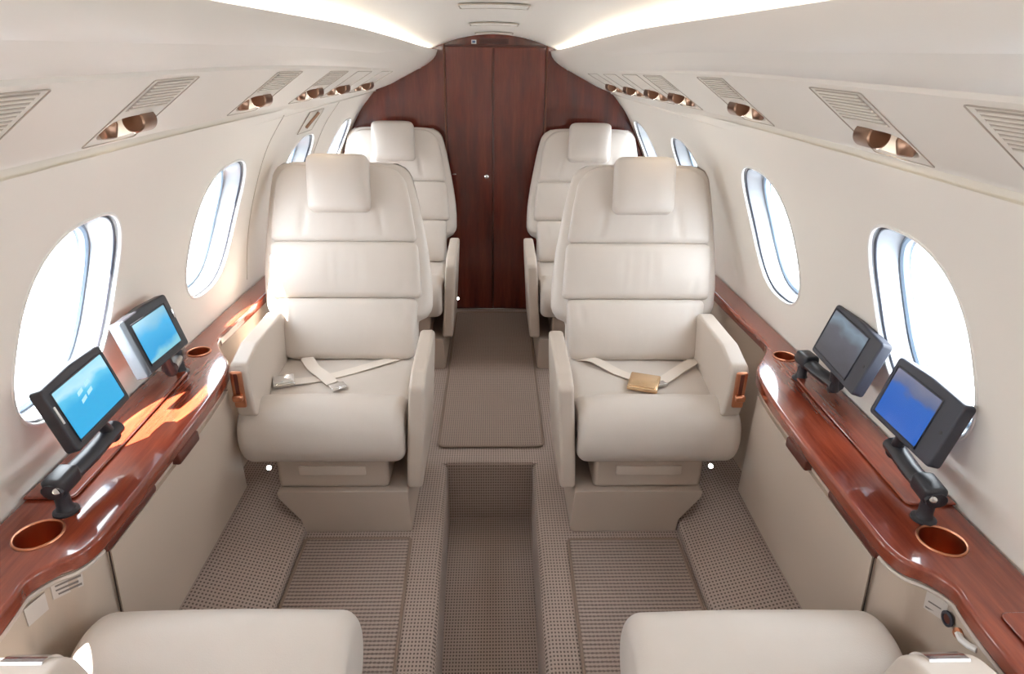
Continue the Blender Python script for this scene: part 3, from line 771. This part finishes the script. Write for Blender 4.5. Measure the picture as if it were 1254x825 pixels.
def scr_l1(): return screen('screen_cyan_reflection', [(.50, srgb(44, 165, 218)), (.72, srgb(90, 190, 226)), (.85, srgb(176, 222, 240)), (1.0, srgb(150, 210, 235))], 1.0, 2)  # pale upper end of the ramp is a reflection painted into the emission
def scr_l2(): return screen('screen_cyan', [(.08, srgb(130, 196, 214)), (.22, srgb(42, 160, 218)), (.6, srgb(48, 168, 222)), (.95, srgb(120, 180, 205))], .95, 2)
def scr_r1(): return screen('screen_off_reflection', [(.2, srgb(76, 76, 86)), (.6, srgb(94, 98, 112)), (.85, srgb(140, 164, 182)), (1.0, srgb(120, 130, 148))], .6, 2)  # switched-off screen: the grey gradient it reflects is painted as emission
def scr_r2(): return screen('screen_royal', [(.4, srgb(30, 94, 186)), (.6, srgb(34, 96, 184)), (.72, srgb(84, 100, 140)), (1.0, srgb(112, 116, 140))], .9, 2)
def marks(r, hs, f, W, H):
    bm = bmesh.new()
    for u, v in ((.36, .60), (.50, .64), (.36, .48), (.48, .52)):
        prism(bm, [(W*u, H*v), (W*u+.020, H*v+.004), (W*u+.022, H*v+.012), (W*u+.002, H*v+.008)], f, .0012, .0018, 0)
    wobj('screen_marks', bm, emit('mark_pale', srgb(170, 222, 244), 1.0), r)
    bm = bmesh.new(); prism(bm, [(.006, H*.45), (.010, H*.45), (.010, H*.72), (.006, H*.72)], f, 0, .002, 0); wobj('side_button', bm, M['white'], hs)
def silver(r, hs, f, W, H):
    bm = bmesh.new(); prism(bm, roundpoly([(-.016, .0), (.006, .0), (.006, H), (-.016, H)], .005, 3), f, -.030, .002, .004, 2); wobj('side_cheek', bm, M['silver'], hs)
    bm = bmesh.new(); prism(bm, [(W-.012, H*.55), (W-.004, H*.55), (W-.004, H*.72), (W-.012, H*.72)], f, 0, .003, .001); wobj('side_button', bm, M['chrome'], hs)
def side_r(r, hs, f, W, H):
    bm = bmesh.new(); lathe(bm, f(.018, H*.5, .0), f(.018, H*.5, 1)-f(.018, H*.5, 0), [(0, 0), (.004, 0), (.004, .001), (0, .0012)], 12); wobj('side_button', bm, M['black'], hs)
monitor(-1, 1.128, 1.350, .829, .838, .732, .874, .870, 'left monitor nearest the camera, bright cyan screen with pale marks', scr_l1(), (.022, .016, .018, .018), (.858, 1.085), (.850, 1.275, .694), extra=marks)
monitor(-1, 1.470, 1.668, .850, .839, .730, .885, .874, 'left monitor farther from the camera, cyan screen with silver side', scr_l2(), (.022, .030, .022, .022), (.900, 1.705), (.868, 1.60, .692), extra=silver)
monitor(1, 1.365, 1.628, .862, .882, .730, .915, .868, 'right monitor farther from the camera with dark grey screen', scr_r1(), (.058, .014, .014, .016), (.890, 1.665), (.895, 1.50, .690), extra=side_r, th=.030)
monitor(1, 1.066, 1.291, .864, .864, .730, .902, .870, 'right monitor nearest the camera with royal blue lower screen', scr_r2(), (.056, .018, .020, .014), (.872, 1.045), (.884, 1.20, .692), extra=side_r)

# ------------------------------------------------------------------ small fittings
def courtesy(loc, ax, label):
    r = thing('courtesy_light', label, 'light', loc, group='small round floor lights')
    bm = bmesh.new(); lathe(bm, loc, ax, [(0, 0), (.011, 0), (.011, .003), (.008, .005)], 20); wobj('bezel', bm, M['chrome'], r)
    bm = bmesh.new(); lathe(bm, Vector(loc)+Vector(ax).normalized()*.003, ax, [(.008, 0), (.006, .003), (0, .004)], 18); wobj('lens', bm, M['lamp_white'], r)
courtesy((-.785, 1.93, .135), (.6, -1, .5), 'small glowing floor light beside the front left seat base')
courtesy((.775, 1.93, .135), (-.6, -1, .5), 'small glowing floor light beside the front right seat base')
courtesy((-.222, YB-.018, .072), (0, -1, 0), 'small glowing round light low on the left door leaf')

_cf = sorted((q[1], q[0]) for q in catmull(FRONT, 4)); FY = [q[0] for q in _cf]; FX = [q[1] for q in _cf]
def sidecard(s, y, z, w, h, label, rows, tilt=.0, x=None):
    x = x if x else .828
    r = thing('placard', label, 'sticker', (s*x, y, z), group='stickers on the side cabinets')
    dy = -.035 if s > 0 else 0
    def surf(yy, zz):
        q = np.interp(yy-dy, FY, FX)+.012; k = (LZ-LT-.001-zz)/(LZ-LT-.101); return q+max(0, .862-q)*.80*k
    f = lambda u, v, d: Vector((s*(surf(y+u, z+v)-.0008-d), y+u, z+v))
    bm = bmesh.new(); prism(bm, [(-w/2, -h/2), (w/2, -h/2), (w/2, h/2), (-w/2, h/2)], f, 0, .0015, 0); wobj('sheet', bm, M['sticker'], r)
    bm = bmesh.new()
    for q in range(rows):
        v = h/2-h*(q+.7)/(rows+.4)
        prism(bm, [(-w*.42, v-h*.05/rows*2), (w*(.42 if q % 2 == 0 else .3), v-h*.10/rows*2), (w*(.42 if q % 2 == 0 else .3), v+h*.12/rows*2), (-w*.42, v+h*.12/rows*2)], f, .0015, .002, 0)
    wobj('print', bm, M['ink'], r)
sidecard(-1, .905, .545, .040, .040, 'pale grey sticker on the left cabinet below the ledge', 2)
sidecard(-1, .952, .555, .036, .034, 'small printed notice right above the pale sticker on the left cabinet', 3)
sidecard(1, .888, .550, .032, .042, 'small printed notice on the right cabinet above the round socket', 5)
r = thing('audio_socket', 'round black socket on the right cabinet below the ledge', 'socket', (.825, .862, .545))
bm = bmesh.new(); lathe(bm, (.8275, .862, .545), (-1, 0, 0), [(0, 0), (.014, 0), (.0145, .004), (.010, .005), (.009, .002), (0, .001)], 24); wobj('ring', bm, M['navy'], r)
bm = bmesh.new(); lathe(bm, (.826, .862, .545), (-1, 0, 0), [(0, 0), (.0085, 0), (.0085, .0015), (0, .0016)], 18); wobj('hole', bm, M['wood_dark'], r)
r = thing('headset_plug', 'copper and white plug beside the round black socket', 'plug', (.825, .805, .515))
bm = bmesh.new(); lathe(bm, (.828, .830, .545), (-1, 0, .2), [(0, 0), (.009, 0), (.009, .008), (.004, .012), (0, .012)], 16); wobj('tip', bm, M['copper'], r)
bm = bmesh.new(); tube(bm, [(.822, .828, .547), (.816, .812, .550), (.818, .797, .553), (.824, .785, .556)], .006, 8); wobj('sleeve', bm, M['white'], r)

# emergency exit hatch outline and handle round the third left window
bm = bmesh.new(); yA, yB_ = 2.42, 3.10
for y in (yA, yB_): tube(bm, [Vector((-(X(z, y)-.0006), y, z)) for z in lin(.66, 1.265, 24)], .0016, 6)
struct('trim_9', bm, M['seam'], 'fine seams of the exit hatch round the third left window')
r = thing('exit_handle', 'recessed exit handle plate above the third left window', 'handle', (-X(1.21, 2.80), 2.80, 1.21))
F = lambda y, z, o: Vector((-(X(z, y)-o), y, z))
bm = bmesh.new(); grid(bm, lambda y, z: F(y, z, .003), lin(2.72, 2.90, 6), lin(1.165, 1.25, 5)); wobj('plate', bm, M['valance'], r)
bm = bmesh.new(); tube(bm, [F(y, z, .003) for y, z in [(2.72, 1.165), (2.72, 1.25), (2.81, 1.25), (2.90, 1.25), (2.90, 1.165), (2.81, 1.165)]], .0018, 6, True); wobj('seam', bm, M['seam'], r)
bm = bmesh.new(); tube(bm, [F(y, z, .009) for y, z in [(2.78, 1.185), (2.80, 1.205), (2.82, 1.225), (2.83, 1.24)]], .006, 8); wobj('lever', bm, M['bronze'], r)

# ------------------------------------------------------------------ light
w = bpy.data.worlds.new('sky'); SC.world = w; w.use_nodes = True
w.node_tree.nodes['Background'].inputs[0].default_value = (.86, .94, 1, 1)
w.node_tree.nodes['Background'].inputs[1].default_value = 11.0
sd = bpy.data.lights.new('sun', 'SUN'); sd.energy = 58; sd.angle = math.radians(.6); sd.color = (1, .95, .86)
so = bpy.data.objects.new('sun', sd); COL.objects.link(so)
so.rotation_euler = Vector((.34, .36, -1)).to_track_quat('-Z', 'Y').to_euler(); so.location = (-3, -1, 4)
for s in (-1, 1):       # portals only guide sampling of the sky through each window
    for yc in WYS[s]:
        pd = bpy.data.lights.new('window_portal', 'AREA'); pd.shape = 'RECTANGLE'; pd.size = .40; pd.size_y = .46; pd.cycles.is_portal = True
        po = bpy.data.objects.new('window_portal', pd); COL.objects.link(po); po.location = (s*(X(WZ, yc)+.16), yc, WZ)
        po.rotation_euler = Vector((-s, 0, -.15)).to_track_quat('-Z', 'Y').to_euler()

# ------------------------------------------------------------------ camera
cd = bpy.data.cameras.new('camera'); cd.sensor_width = 36; cd.lens = 800/1254*36; cd.clip_start = .02
co = bpy.data.objects.new('camera', cd); COL.objects.link(co)
Rw = [[0.9996010902403616, -0.025180555473320397, 0.012790622202833331], [0.0016151363410926802, -0.40117203151812725, -0.9160013059282276], [0.028196661591051175, 0.9156565626661962, -0.40097133004922686]]
m3 = Matrix(((Rw[0][0], -Rw[1][0], -Rw[2][0]), (Rw[0][1], -Rw[1][1], -Rw[2][1]), (Rw[0][2], -Rw[1][2], -Rw[2][2])))
co.matrix_world = Matrix.Translation((0, 0, 1.48)) @ m3.to_4x4()
SC.camera = co
SC.view_settings.view_transform = 'Standard'; SC.view_settings.look = 'None'; SC.view_settings.gamma = 1
SC.view_settings.use_curve_mapping = False; SC.view_settings.exposure = 0.22
SC.cycles.use_denoising = True
SC.cycles.max_bounces = 12; SC.cycles.diffuse_bounces = 8; SC.cycles.glossy_bounces = 6; SC.cycles.transparent_max_bounces = 16
SC.cycles.sample_clamp_indirect = 6
